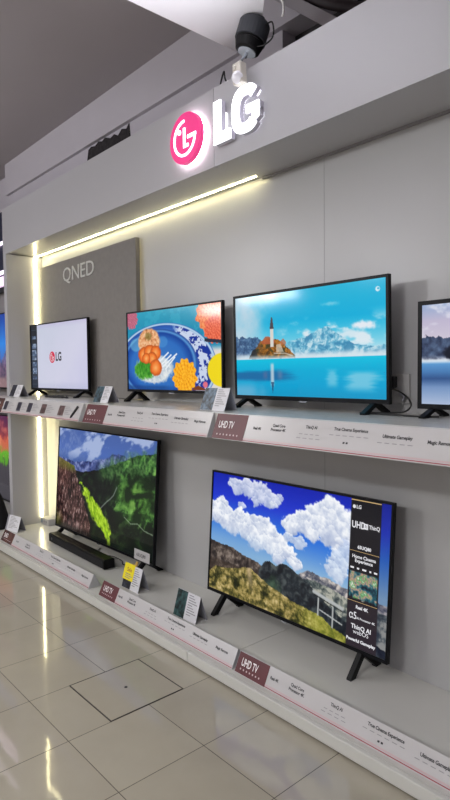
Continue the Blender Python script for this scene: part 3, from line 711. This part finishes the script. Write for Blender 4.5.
# ------------------------------------------------------------------ televisions
def television(label, xc, zs, zb, y, W, yaw, tilt, painter, group, strength=1.0, bez=0.011, chin=0.018, legin=0.10, asp=1.74, res=300, frame='bezel', legy=(0.085, 0.085), legw=0.026):
    """zs surface, zb bottom of the frame, y the front plane at the bottom"""
    t = thing('television', label, 'television', (xc, y, zs), yaw, group)
    H = W / asp; c, s = math.cos(tilt), math.sin(tilt); z0 = zb - zs
    def F(x, w_, d): return Vector((x, w_ * s + d * c, z0 + w_ * c - d * s))     # d > 0 towards the wall
    T = lambda v: F(v.x, v.z, v.y)
    b = BM()
    box(b, -W / 2, W / 2, 0.004, 0.022, 0, H, T)
    for (xa, xb, wa, wb) in ((-W / 2, W / 2, 0, chin), (-W / 2, W / 2, H - bez, H), (-W / 2, -W / 2 + bez, chin, H - bez), (W / 2 - bez, W / 2, chin, H - bez)):
        box(b, xa, xb, -0.002, 0.0045, wa, wb, T)
    obj('frame', b, M[frame], t)
    b = BM(); prism(b, [(0.022, H * .06), (0.055, H * .12), (0.055, H * .55), (0.022, H * .68)], -W * .36, W * .36, 'x', T); obj('rear_housing', b, M['black'], t)
    # picture
    nu, nv = res, int(res / asp)
    sx0, sx1, sz0, sz1 = -W / 2 + bez, W / 2 - bez, chin, H - bez
    U, V = np.meshgrid(np.linspace(0, 1, nu), np.linspace(0, 1, nv))
    img = lin_arr(painter(U, V))
    P = np.stack([sx0 + U * (sx1 - sx0), sz1 - V * (sz1 - sz0)], -1).reshape(-1, 2)
    verts = [tuple(F(px, pw, 0.0030)) for px, pw in P]
    idx = np.arange(nu * nv).reshape(nv, nu)
    faces = np.stack([idx[:-1, :-1], idx[1:, :-1], idx[1:, 1:], idx[:-1, 1:]], -1).reshape(-1, 4).tolist()
    me = bpy.data.meshes.new('screen'); me.from_pydata(verts, [], faces)
    at = me.color_attributes.new('picture', 'FLOAT_COLOR', 'POINT')
    at.data.foreach_set('color', np.concatenate([img.reshape(-1, 3), np.ones((nu * nv, 1))], 1).astype(np.float32).ravel())
    me.materials.append(screen_material('television_picture', strength))
    scr = bpy.data.objects.new('screen', me); C.objects.link(scr); scr.parent = t
    # legs: an upside-down V in the y-z plane under each end
    for sg in (-1, 1):
        x = sg * (W / 2 - legin); b = BM()
        top = F(x, 0.004, 0.016)
        for dy, dx in ((-legy[0], -0.0), (legy[1], 0.0)):
            foot = Vector((x + dx, top.y + dy, 0.0)); k = 0.016 * (1 if dy > 0 else -1)
            prof = [(top.y - 0.016, top.z), (top.y + 0.016, top.z), (top.y + 0.020 + (0.012 if dy < 0 else 0), top.z - 0.018)] if False else None
            A = [(top.y - 0.021, top.z + 0.0), (top.y + 0.021, top.z + 0.0), (foot.y + 0.021, 0.006), (foot.y + 0.021, 0.0), (foot.y - 0.021, 0.0), (foot.y - 0.021, 0.008)]
            if dy > 0: A = [(top.y - 0.021, top.z), (top.y + 0.021, top.z), (foot.y + 0.021, 0.008), (foot.y + 0.021, 0.0), (foot.y - 0.021, 0.0), (foot.y - 0.021, 0.006)]
            prism(b, A, x - legw / 2, x + legw / 2, 'x')
        obj('leg', b, M['black'], t)
    b = BM(); prism(b, [(-0.022, -0.008), (0.022, -0.008), (0.026, 0.002), (-0.026, 0.002)], -0.001, 0.012, 'y', T); obj('sensor', b, M['steel'], t)
    def S(uu, vv, out=0.0008): return F(sx0 + uu * (sx1 - sx0), sz1 - vv * (sz1 - sz0), 0.0030 - out)
    return t, S, scr, (sx1 - sx0), (sz1 - sz0)

GT, GB = 'televisions on the upper shelf', 'televisions on the low platform'
def onscreen(scr, S, sw, sh, s, uu, vv, size, m, width=1.0, bold=0.0, name='screen_lettering', align='CENTER'):
    b = BM(); lay(b, text_verts(s, size, 1.0, align, bold, width), lambda x, y, z: S(uu + x / sw, vv - y / sh)); return obj(name, b, m, scr)
def onrect(scr, S, u0, u1, v0, v1, m, name='screen_line'):
    b = BM(); b.faces.new([b.verts.new(S(*q)) for q in ((u0, v1), (u1, v1), (u1, v0), (u0, v0))]); return obj(name, b, m, scr)

t, S, scr, sw, sh = television('television showing a round emblem on a pale screen, before the grey board', -1.871, shelfz, 1.379, -0.15, 1.060, R(2.1), 0, paint_white, GT, legin=.09)
o = BM(); 
cxu, cyv, rr = 0.405, 0.52, 0.052
b = BM(); vs = [b.verts.new(S(cxu + rr * math.cos(a * math.pi / 16) / sw, cyv - rr * math.sin(a * math.pi / 16) / sh)) for a in range(32)]; b.faces.new(vs); obj('screen_emblem', b, M['scr_red'], scr)
b = emblem_mark(rr, 0, 0.0004, None)
for v in b.verts: v.co = S(cxu + v.co.x / sw, cyv - v.co.z / sh, 0.0012 + 0.0004 - v.co.y)
obj('screen_emblem_mark', b, M['scr_text'], scr)
onscreen(scr, S, sw, sh, 'LG', 0.465, cyv, 0.105, M['scr_grey'], 0.86, 0.004, align='LEFT')
o.free()

television('television showing a food plate with an orange flower', -0.168, shelfz, 1.393, -0.15, 0.993, R(3.5), 0, paint_food, GT, legin=.09)
television('large television showing a cyan lake with church island', 0.994, shelfz, 1.372, -0.15, 1.029, R(0.7), R(-1.0), paint_lake, GT, legin=.085, bez=.014, chin=.022)
television('television cut off at the right picture edge with misty pale lake', 2.057, shelfz, 1.360, -0.15, 0.806, 0, 0, paint_pale_lake, GT, legin=.07, bez=.018, chin=.022)
television('television showing green mountain valley, white tag at its lower corner', -1.170, deckz, 0.157, -0.17, 1.562, 0, R(4.0), paint_green, GB, legin=.13, legy=(.10, .13))
t, S, scr, sw, sh = television('television showing blue cloudy sky over mountains with dark side panel', 0.866, deckz, 0.169, -0.17, 1.302, 0, R(4.1), paint_mount, GB, legin=.15, legy=(.085, .12), legw=.026)
pu = 0.87
pu = .889
for v0 in (.006, .352, .690): onrect(scr, S, .822, .956, v0, v0 + (.007 if v0 < .1 else .003), M['scr_gold'])
onscreen(scr, S, sw, sh, 'LG', .846, .055, .024, M['scr_text'], 1, .0006, align='LEFT')
b = BM(); b.faces.new([b.verts.new(S(.836 + .009 * math.cos(a * math.pi / 12) / sw, .055 - .009 * math.sin(a * math.pi / 12) / sh)) for a in range(24)]); obj('screen_emblem', b, M['scr_text'], scr)
onscreen(scr, S, sw, sh, 'UHD', .828, .178, .046, M['scr_text'], .80, .0012, align='LEFT')
onrect(scr, S, .882, .902, .158, .196, M['scr_text'], 'screen_icon')
onscreen(scr, S, sw, sh, 'AI', .892, .178, .022, M['scr_grey'], .8, .0006)
onscreen(scr, S, sw, sh, 'ThinQ', .906, .176, .027, M['scr_text'], .85, .0006, align='LEFT')
onscreen(scr, S, sw, sh, '65UQ80', pu, .325, .022, M['scr_text'], 1, .0008)
onscreen(scr, S, sw, sh, 'Home Cinema', pu, .390, .023, M['scr_text'], 1, .0006)
onscreen(scr, S, sw, sh, 'Experience', pu, .418, .023, M['scr_text'], 1, .0006)
for u0, u1 in ((.830, .846), (.860, .870), (.884, .902), (.916, .924), (.936, .950)): onrect(scr, S, u0, u1, .462, .474, M['scr_text'], 'screen_icon')
onscreen(scr, S, sw, sh, 'Real 4K', pu, .728, .022, M['scr_text'], 1, .0008)
onscreen(scr, S, sw, sh, '\u03b15', .850, .79, .050, M['scr_text'], .8, .0004)
onscreen(scr, S, sw, sh, 'AI Processor 4K', .908, .80, .0155, M['scr_text'], 1, .0003)
onscreen(scr, S, sw, sh, 'ThinQ AI', pu, .862, .030, M['scr_text'], 1, .0008)
onscreen(scr, S, sw, sh, 'webOS', pu, .895, .030, M['scr_text'], 1, .0)
onscreen(scr, S, sw, sh, 'Powerful Gameplay', pu, .952, .021, M['scr_text'], 1, .0008)

# ------------------------------------------------------------------ neighbouring bay at the far left
b = BM(); box(b, -6.2, -2.535, 0.0, 0.04, 0, 2.42); struct('wall_side', b, mat('neighbour_wall', (150, 146, 148), .5, noise=.02))
t = thing('neighbour_fascia', 'dark navy fascia with white light lines past the left side panel', 'fascia', (-4.37, -0.02, 2.42))
b = BM(); box(b, -1.83, 1.83, -0.16, 0.06, 0, .75); obj('board', b, M['navy'], t)
b = BM(); box(b, -1.83, 1.83, -0.185, -0.16, .42, .445); obj('light_line', b, M['led_cool'], t)
b = BM(); box(b, -1.83, 1.83, -0.185, -0.16, .125, .155); obj('light_line', b, M['led_cool'], t)
b = BM(); box(b, -1.83, 1.83, -0.185, -0.16, 0.0, .095); obj('light_line', b, M['led_pink'], t)
television('television showing a blue city sky past the left side panel', -3.35, shelfz, 1.37, -0.12, 1.40, 0, 0, paint_city, GT, res=160)
television('television showing orange and green picture past the left side panel', -3.35, deckz, 0.16, -0.12, 1.62, 0, 0, paint_flowers, GB, res=160)

# black bag on the platform at the picture's left edge
b = BM(); rings = []
for k, (z, rx, ry, ox) in enumerate(((0, .17, .12, 0), (.03, .185, .13, 0), (.10, .17, .12, -.01), (.20, .14, .10, -.03), (.28, .115, .085, -.05), (.34, .09, .07, -.07), (.375, .05, .04, -.08))):
    rings.append([b.verts.new((ox + rx * math.cos(a * math.pi / 14) * (1 + .04 * math.sin(3 * a + k)), ry * math.sin(a * math.pi / 14) * (1 + .05 * math.cos(2 * a + k)), z)) for a in range(28)])
for r0, r1 in zip(rings, rings[1:]):
    for k in range(28): b.faces.new((r0[k], r0[(k + 1) % 28], r1[(k + 1) % 28], r1[k]))
b.faces.new(rings[0][::-1]); b.faces.new(rings[-1])
t = thing('black_bag', 'black rounded fabric shape on the platform at left picture edge', 'bag', (-2.635, -0.47, deckz))
obj('body', b, M['cloth'], t, smooth=True)
b = BM(); tube(b, spline([(-.14, 0, .34), (-.13, 0, .42), (-.07, 0, .45), (-.02, 0, .41), (-.02, 0, .33)]), .012, 8); obj('handle', b, M['cloth'], t, smooth=True)

# ------------------------------------------------------------------ tent cards
pm = [mat('teal_card_picture', (52, 74, 84), .35, noise=.95, nscale=38), mat('blue_card_picture', (66, 84, 100), .35, noise=.95, nscale=38), mat('dark_card_picture', (44, 46, 56), .35, noise=.95, nscale=38)]
def tent_card(label, x, y, z, w, h, split, m, group, rz=0.0, sticker=False):
    t = thing('price_card', label, 'price card', (x, y, z), rz, group)
    lean = 0.045
    def F(px, u, out): l = math.hypot(lean, h); return Vector((px, lean / l * u - h / l * out, h / l * u + lean / l * out))
    l = math.hypot(lean, h)
    b = BM(); prism(b, [(0, 0), (lean, h), (lean + .002, h), (.003, 0)], -w / 2, w / 2, 'x'); obj('front_leaf', b, M['card_white'], t)
    b = BM(); prism(b, [(lean + .0025, h), (lean * 2 + .004, 0), (lean * 2 + .0015, 0), (lean + .0005 + .0015, h)], -w / 2, w / 2, 'x'); obj('back_leaf', b, M['card_back'], t)
    def patch(name, x0, x1, u0, u1, m_, o=0.0003):
        b = BM(); vs = [b.verts.new(F(xx, uu, oo)) for xx in (x0, x1) for uu in (u0, u1) for oo in (o, o + .0006)]
        for f in ((0, 1, 3, 2), (4, 6, 7, 5), (0, 4, 5, 1), (2, 3, 7, 6), (0, 2, 6, 4), (1, 5, 7, 3)): b.faces.new([vs[i] for i in f])
        return obj(name, b, m_, t)
    xs = -w / 2 + w * split
    patch('photo', -w / 2 + .001, xs, .001, l - .001, m)
    b = BM()
    for k in range(9):
        u = l * (.90 - .088 * k); x0 = xs + w * (1 - split) * .14; x1 = xs + w * (1 - split) * (.50 + .36 * ((k * 5) % 4) / 3)
        prism(b, [(x0, u), (x1, u), (x1, u + l * .03), (x0, u + l * .03)], 0, .0004, 'z', lambda v: F(v.x, v.y, .0006 + v.z))
    obj('small_print', b, M['grey_ink'], t)
    if sticker:
        p = patch('yellow_sticker', -w / 2 - .012, xs + .012, l * .34, l * 1.04, M['yellow'], .0012)
        b = BM()
        lay(b, text_verts('Sale', .038, 1, 'CENTER', .0004), lambda xx, yy, zz: F(-w / 4 + .004 + xx, l * .78 + yy, .0022)); obj('sticker_heading', b, M['redline'], p)
        b = BM()
        for k in range(3):
            u = l * (.58 - .08 * k); prism(b, [(-w * .42, u), (-w * .12 + .02 * (k % 2), u), (-w * .12 + .02 * (k % 2), u + .005), (-w * .42, u + .005)], 0, .0004, 'z', lambda v: F(v.x, v.y, .002 + v.z))
        obj('small_print', b, M['grey_ink'], p)
        b = BM(); pts = [(-.02, l - .005), (.0, l + .012), (.012, l + .002), (.03, l + .018), (.034, l + .034), (.052, l + .036), (.05, l + .004), (.03, l - .006)]
        prism(b, pts, -.004, .004, 'z', lambda v: F(v.x - .03, v.y, v.z - .004)); obj('gold_topper', b, M['gold'], t)
    return t
GC = 'tent price cards'
tent_card('tent card standing on the upper shelf, left of the food-picture television', -0.60, -0.445, shelfz, .20, .112, .5, pm[0], GC)
tent_card('tent card on the upper shelf between the food and lake televisions', 0.63, -0.465, shelfz, .20, .118, .5, pm[1], GC)
tent_card('small dark tent card on the upper shelf before the left side panel', -2.20, -0.42, shelfz, .23, .105, .45, pm[2], GC)
tent_card('tent card with bright yellow sticker beneath the green mountain television', -0.335, -0.40, deckz, .20, .150, .5, pm[2], GC, 0.0, True)
tent_card('tent card with dark green photo beside the cloudy-sky television', 0.29, -0.415, deckz, .215, .150, .46, mat('green_card_picture', (40, 66, 66), .35, noise=.95, nscale=38), GC)
tent_card('pale tent card on the platform at the left end, beside the black bag', -2.36, -0.42, deckz, .20, .135, .12, M['card_back'], GC, R(12))

# white tag on the lower right corner of the green-valley television
t = thing('paper_tag', 'white paper tag at lower right corner of green mountain television', 'tag', (-0.525, -0.1745, 0.168))
b = BM(); box(b, -.10, .10, -.0025, -.001, 0, .074, lambda v: Vector((v.x, v.y + v.z * math.tan(R(4.0)), v.z))); obj('card', b, M['acrylic'], t)
b = BM(); lay(b, text_verts('65UQ80', .034, 1, 'CENTER', .0004), lambda x, y, z: Vector((x - .01, -.003 + (y + .037) * math.tan(R(4.0)), y + .037))); obj('lettering', b, M['ink'], t)

# soundbar
t = thing('soundbar', 'long black soundbar lying before the green mountain television', 'soundbar', (-1.29, -0.275, deckz), R(-1.5))
b = BM(); prism(b, [(-.045, .006), (.045, .006), (.045, .072), (.036, .078), (-.036, .078), (-.045, .070)], -.50, .50, 'x'); obj('body', b, M['black'], t, .003)
b = BM(); box(b, -.485, .485, -.0475, -.045, .012, .066); obj('grille', b, M['cloth'], t)
b = BM(); prism(b, circ(.012, 16, -.43, .04), -.0495, -.0475, 'y'); obj('badge', b, M['lamp_black'], t)
for x in (-.42, .42):
    b = BM(); box(b, x - .03, x + .03, -.03, .03, 0, .0062); obj('foot', b, M['cable'], t)

# ------------------------------------------------------------------ power fittings and cables
t = thing('power_strip', 'pale grey power strip in the lower left corner by light strip', 'power strip', (-2.36, -0.06, deckz))
b = BM(); box(b, -.085, .085, -.03, .055, 0, .062); obj('body', b, M['outlet'], t, .006)
b = BM(); box(b, -.088, -.045, -.0325, -.03, .012, .050); obj('end_socket', b, mat('blue_grey_socket', (110, 124, 138), .4), t)
b = BM()
for x in (-.01, .035): prism(b, circ(.013, 14, x, .032), -.0325, -.0298, 'y')
obj('sockets', b, M['grey_ink'], t)
t = thing('wall_socket', 'pale wall socket with black plug behind the lake television', 'socket', (1.455, -0.001, 1.44))
b = BM(); box(b, -.045, .075, -.012, 0, -.07, .07); obj('plate', b, M['outlet'], t, .004)
b = BM(); box(b, -.036, .014, -.05, -.012, .005, .06); obj('plug', b, M['cable'], t, .006)
b = BM(); tube(b, spline([(.03, -.02, -.02), (.06, -.03, -.035), (.05, -.03, -.055)]), .006, 8); obj('plug_cord', b, M['card_back'], t, smooth=True)
b = BM(); tube(b, spline([(1.452, -.045, 1.44), (1.50, -.06, 1.432), (1.565, -.08, 1.40), (1.585, -.09, 1.365), (1.555, -.10, 1.338), (1.48, -.11, 1.3305), (1.40, -.12, 1.3305), (1.36, -.10, 1.3305)]), .0042, 8)
simple('power_cable', b, M['cable'], 'black cable looping from the wall socket down to the shelf', 'cable', 'cables on the upper shelf', smooth=True)
b = BM(); tube(b, spline([(1.36, -.16, 1.3295), (1.46, -.17, 1.3295), (1.58, -.18, 1.3295), (1.68, -.19, 1.3295), (1.76, -.16, 1.3295)]), .0042, 8)
simple('power_cable', b, M['cable'], 'black cable lying straight along the shelf toward the right television', 'cable', 'cables on the upper shelf', smooth=True)
b = BM(); pts = [(-1.72 + .10 * math.cos(a * .7) + .008 * a, -.30 + .035 * math.sin(a * .7), 1.332 + .004 * (a % 3)) for a in range(30)]
tube(b, spline(pts, 4), .0055, 6); simple('coiled_cable', b, M['cable'], 'black coiled cable on the shelf under the pale-screen television', 'cable', smooth=True)
b = BM(); tube(b, spline([(-1.30, -.08, .0725), (-1.22, -.15, .0725), (-1.10, -.19, .0725), (-1.0, -.15, .09), (-.9, -.12, .0725), (-.80, -.16, .0725), (-.70, -.10, .0725)]), .004, 8)
simple('power_cable', b, M['cable'], 'thin black cable behind the soundbar on the platform', 'cable', smooth=True)

# ------------------------------------------------------------------ lamp hanging at the broken ceiling edge
t = thing('ceiling_spotlight', 'dark cylindrical spotlight hanging from the white ceiling panel', 'spotlight', (0.845, -0.325, 3.30))
p0, p1 = Vector((-0.002, 0.0, -0.015)), Vector((-0.030, -0.035, -0.158)); ax = (p1 - p0).normalized()
b = BM(); tube(b, [p0, p0 + ax * .01, p0.lerp(p1, .6), p0.lerp(p1, .62)], [.074, .080, .080, .080], 28); obj('housing', b, M['lamp_black'], t, smooth=False)
b = BM(); tube(b, [p0.lerp(p1, .62), p0.lerp(p1, .66), p0.lerp(p1, .70), p0.lerp(p1, .95), p1], [.072, .066, .074, .062, .052], 28); obj('lamp_ring', b, M['black'], t)
b = BM(); tube(b, [p1, p1 + ax * .004], [.046, .046], 28); o = obj('reflector', b, M['bulb'], t)
b = BM(); tube(b, [p1 + ax * .004, p1 + ax * .03], [.010, .008], 10); obj('bulb', b, M['steel'], o)
b = BM(); tube(b, [(-0.002, 0.0, 0), p0], .05, 16); obj('stem', b, M['lamp_black'], t)
b = BM(); box(b, -.125, -.070, -.012, .012, -.050, -.038); obj('bracket', b, M['lamp_black'], t)
b = BM(); tube(b, spline([p0 + Vector((.07, 0, -.04)), (.125, -.01, -.07), (.12, 0, -.13), (.07, -.01, -.155), (.02, -.03, -.15)]), .004, 8); obj('lamp_cord', b, M['cable'], t, smooth=True)
b = BM(); tube(b, spline([(1.10, -.50, 3.301), (1.10, -.40, 3.24), (1.08, -.38, 3.19)]), .006, 8)
simple('loose_wire', b, M['outlet'], 'pale loose wire dangling beside the dark spotlight', 'wire', smooth=True)

t = thing('hanging_lamp', 'small beige lamp with round white lens hanging before letter G', 'lamp', (0.835, -0.425, 3.072))
b = BM(); tube(b, [(-0.018, 0.06, 0.068), (-0.005, 0.0, -0.015)], .006, 8); obj('rod', b, M['steel'], t)
b = BM(); prism(b, [(-.035, -.115), (.030, -.115), (.022, -.012), (-.038, -.012)], -.022, .022, 'y'); obj('body', b, M['beige'], t, .006)
b = BM(); bmesh.ops.create_uvsphere(b, u_segments=18, v_segments=12, radius=.030, matrix=Matrix.Translation((0.0, -.018, -.088))); obj('lens', b, M['gypsum'], t, smooth=True)
b = BM(); bmesh.ops.create_uvsphere(b, u_segments=14, v_segments=8, radius=.013, matrix=Matrix.Translation((-.018, -.020, -.038))); obj('knob', b, M['beige'], t, smooth=True)
b = BM(); tube(b, spline([(0.584, -.34, 3.058), (0.600, -.345, 3.09), (0.622, -.345, 3.125), (0.628, -.345, 3.09), (0.640, -.34, 3.058)]), .0045, 8)
simple('wire_hook', b, M['cable'], 'thin dark wire loop sticking up above the letter L', 'wire', smooth=True)

# ------------------------------------------------------------------ floor access cover
t = thing('floor_cover', 'square floor access cover with dark rim in the tiles', 'floor cover', (0.6, -1.005, 0))
b = BM(); box(b, -.194, .194, -.194, .194, 0.0, .0016); obj('plate', b, M['hatch'], t)
b = BM(); ring(b, [(-.2, -.2), (.2, -.2), (.2, .2), (-.2, .2)], [(-.1945, -.1945), (.1945, -.1945), (.1945, .1945), (-.1945, .1945)], 0, .0017, lambda v: Vector((v.x, v.z, v.y))); obj('rim', b, M['hatch_edge'], t)
b = BM(); prism(b, circ(.008, 16), .0016, .0026, 'z'); obj('bolt', b, M['dot'], t)

# ------------------------------------------------------------------ lamps of the shop, plus an added ceiling fill
def area(name, loc, rot, sx, sy, power, col=(1, 1, 1)):
    l = bpy.data.lights.new(name, 'AREA'); l.shape = 'RECTANGLE'; l.size = sx; l.size_y = sy; l.energy = power; l.color = col
    o = bpy.data.objects.new(name, l); C.objects.link(o); o.location = loc; o.rotation_euler = rot; return o
cool = (0.945, 0.955, 1.0)
def lamp(x, y, z, p):
    l = bpy.data.lights.new('shop_lamp', 'POINT'); l.energy = p; l.color = cool; l.shadow_soft_size = 0.16
    o = bpy.data.objects.new('shop_lamp', l); C.objects.link(o); o.location = (x, y, z)
for x, y, p in ((-4.8, -4.6, 60), (-1.6, -4.8, 78), (1.9, -5.0, 66), (-1.9, -2.6, 17), (1.9, -3.0, 10)):
    lamp(x, y, 2.9, p * 1.28)
    area('shop_lamp_down', (x, y, 2.88), (0, 0, 0), 1.2, 0.3, min(46, p * 1.0), (1.0, 0.965, 0.90))
area('panel_fill_up', (1.1, -1.2, 2.35), (math.pi, 0, 0), 0.5, 0.5, 7.5, cool).data.spread = R(95)  # added unseen fill, aimed up only to brighten the gypsum ceiling panel
for x, w_ in ((-7.12, .50), (-6.55, .35), (-6.02, .55)):
    area('far_lamp', (x, -8.0, 3.04), (R(90), 0, R(-45)), w_, 0.26, 14, cool)

w = bpy.data.worlds.new('shop_world'); bpy.context.scene.world = w; w.use_nodes = True
w.node_tree.nodes['Background'].inputs[0].default_value = (0.5, 0.5, 0.52, 1); w.node_tree.nodes['Background'].inputs[1].default_value = 0.3

# ------------------------------------------------------------------ camera
f_px, yaw, pitch, roll = 586.59, R(138.8138), R(-2.7885), R(-0.62463)
F = Vector((math.cos(yaw) * math.cos(pitch), math.sin(yaw) * math.cos(pitch), math.sin(pitch)))
r0 = F.cross(Vector((0, 0, 1))).normalized(); u0 = r0.cross(F)
rt = r0 * math.cos(roll) + u0 * math.sin(roll); up = -r0 * math.sin(roll) + u0 * math.cos(roll)
cam = bpy.data.cameras.new('camera'); co = bpy.data.objects.new('camera', cam); C.objects.link(co)
mw = Matrix((rt, up, -F)).transposed().to_4x4(); mw.translation = Vector((3.0234, -2.4642, 1.5311)); co.matrix_world = mw
cam.sensor_fit = 'VERTICAL'; cam.sensor_height = 24.0; cam.lens = f_px / 800 * 24.0; cam.clip_start = 0.05
sc = bpy.context.scene; sc.camera = co
sc.view_settings.view_transform = 'Standard'; sc.view_settings.look = 'None'; sc.view_settings.gamma = 1; sc.view_settings.use_curve_mapping = False
sc.view_settings.exposure = 0.0
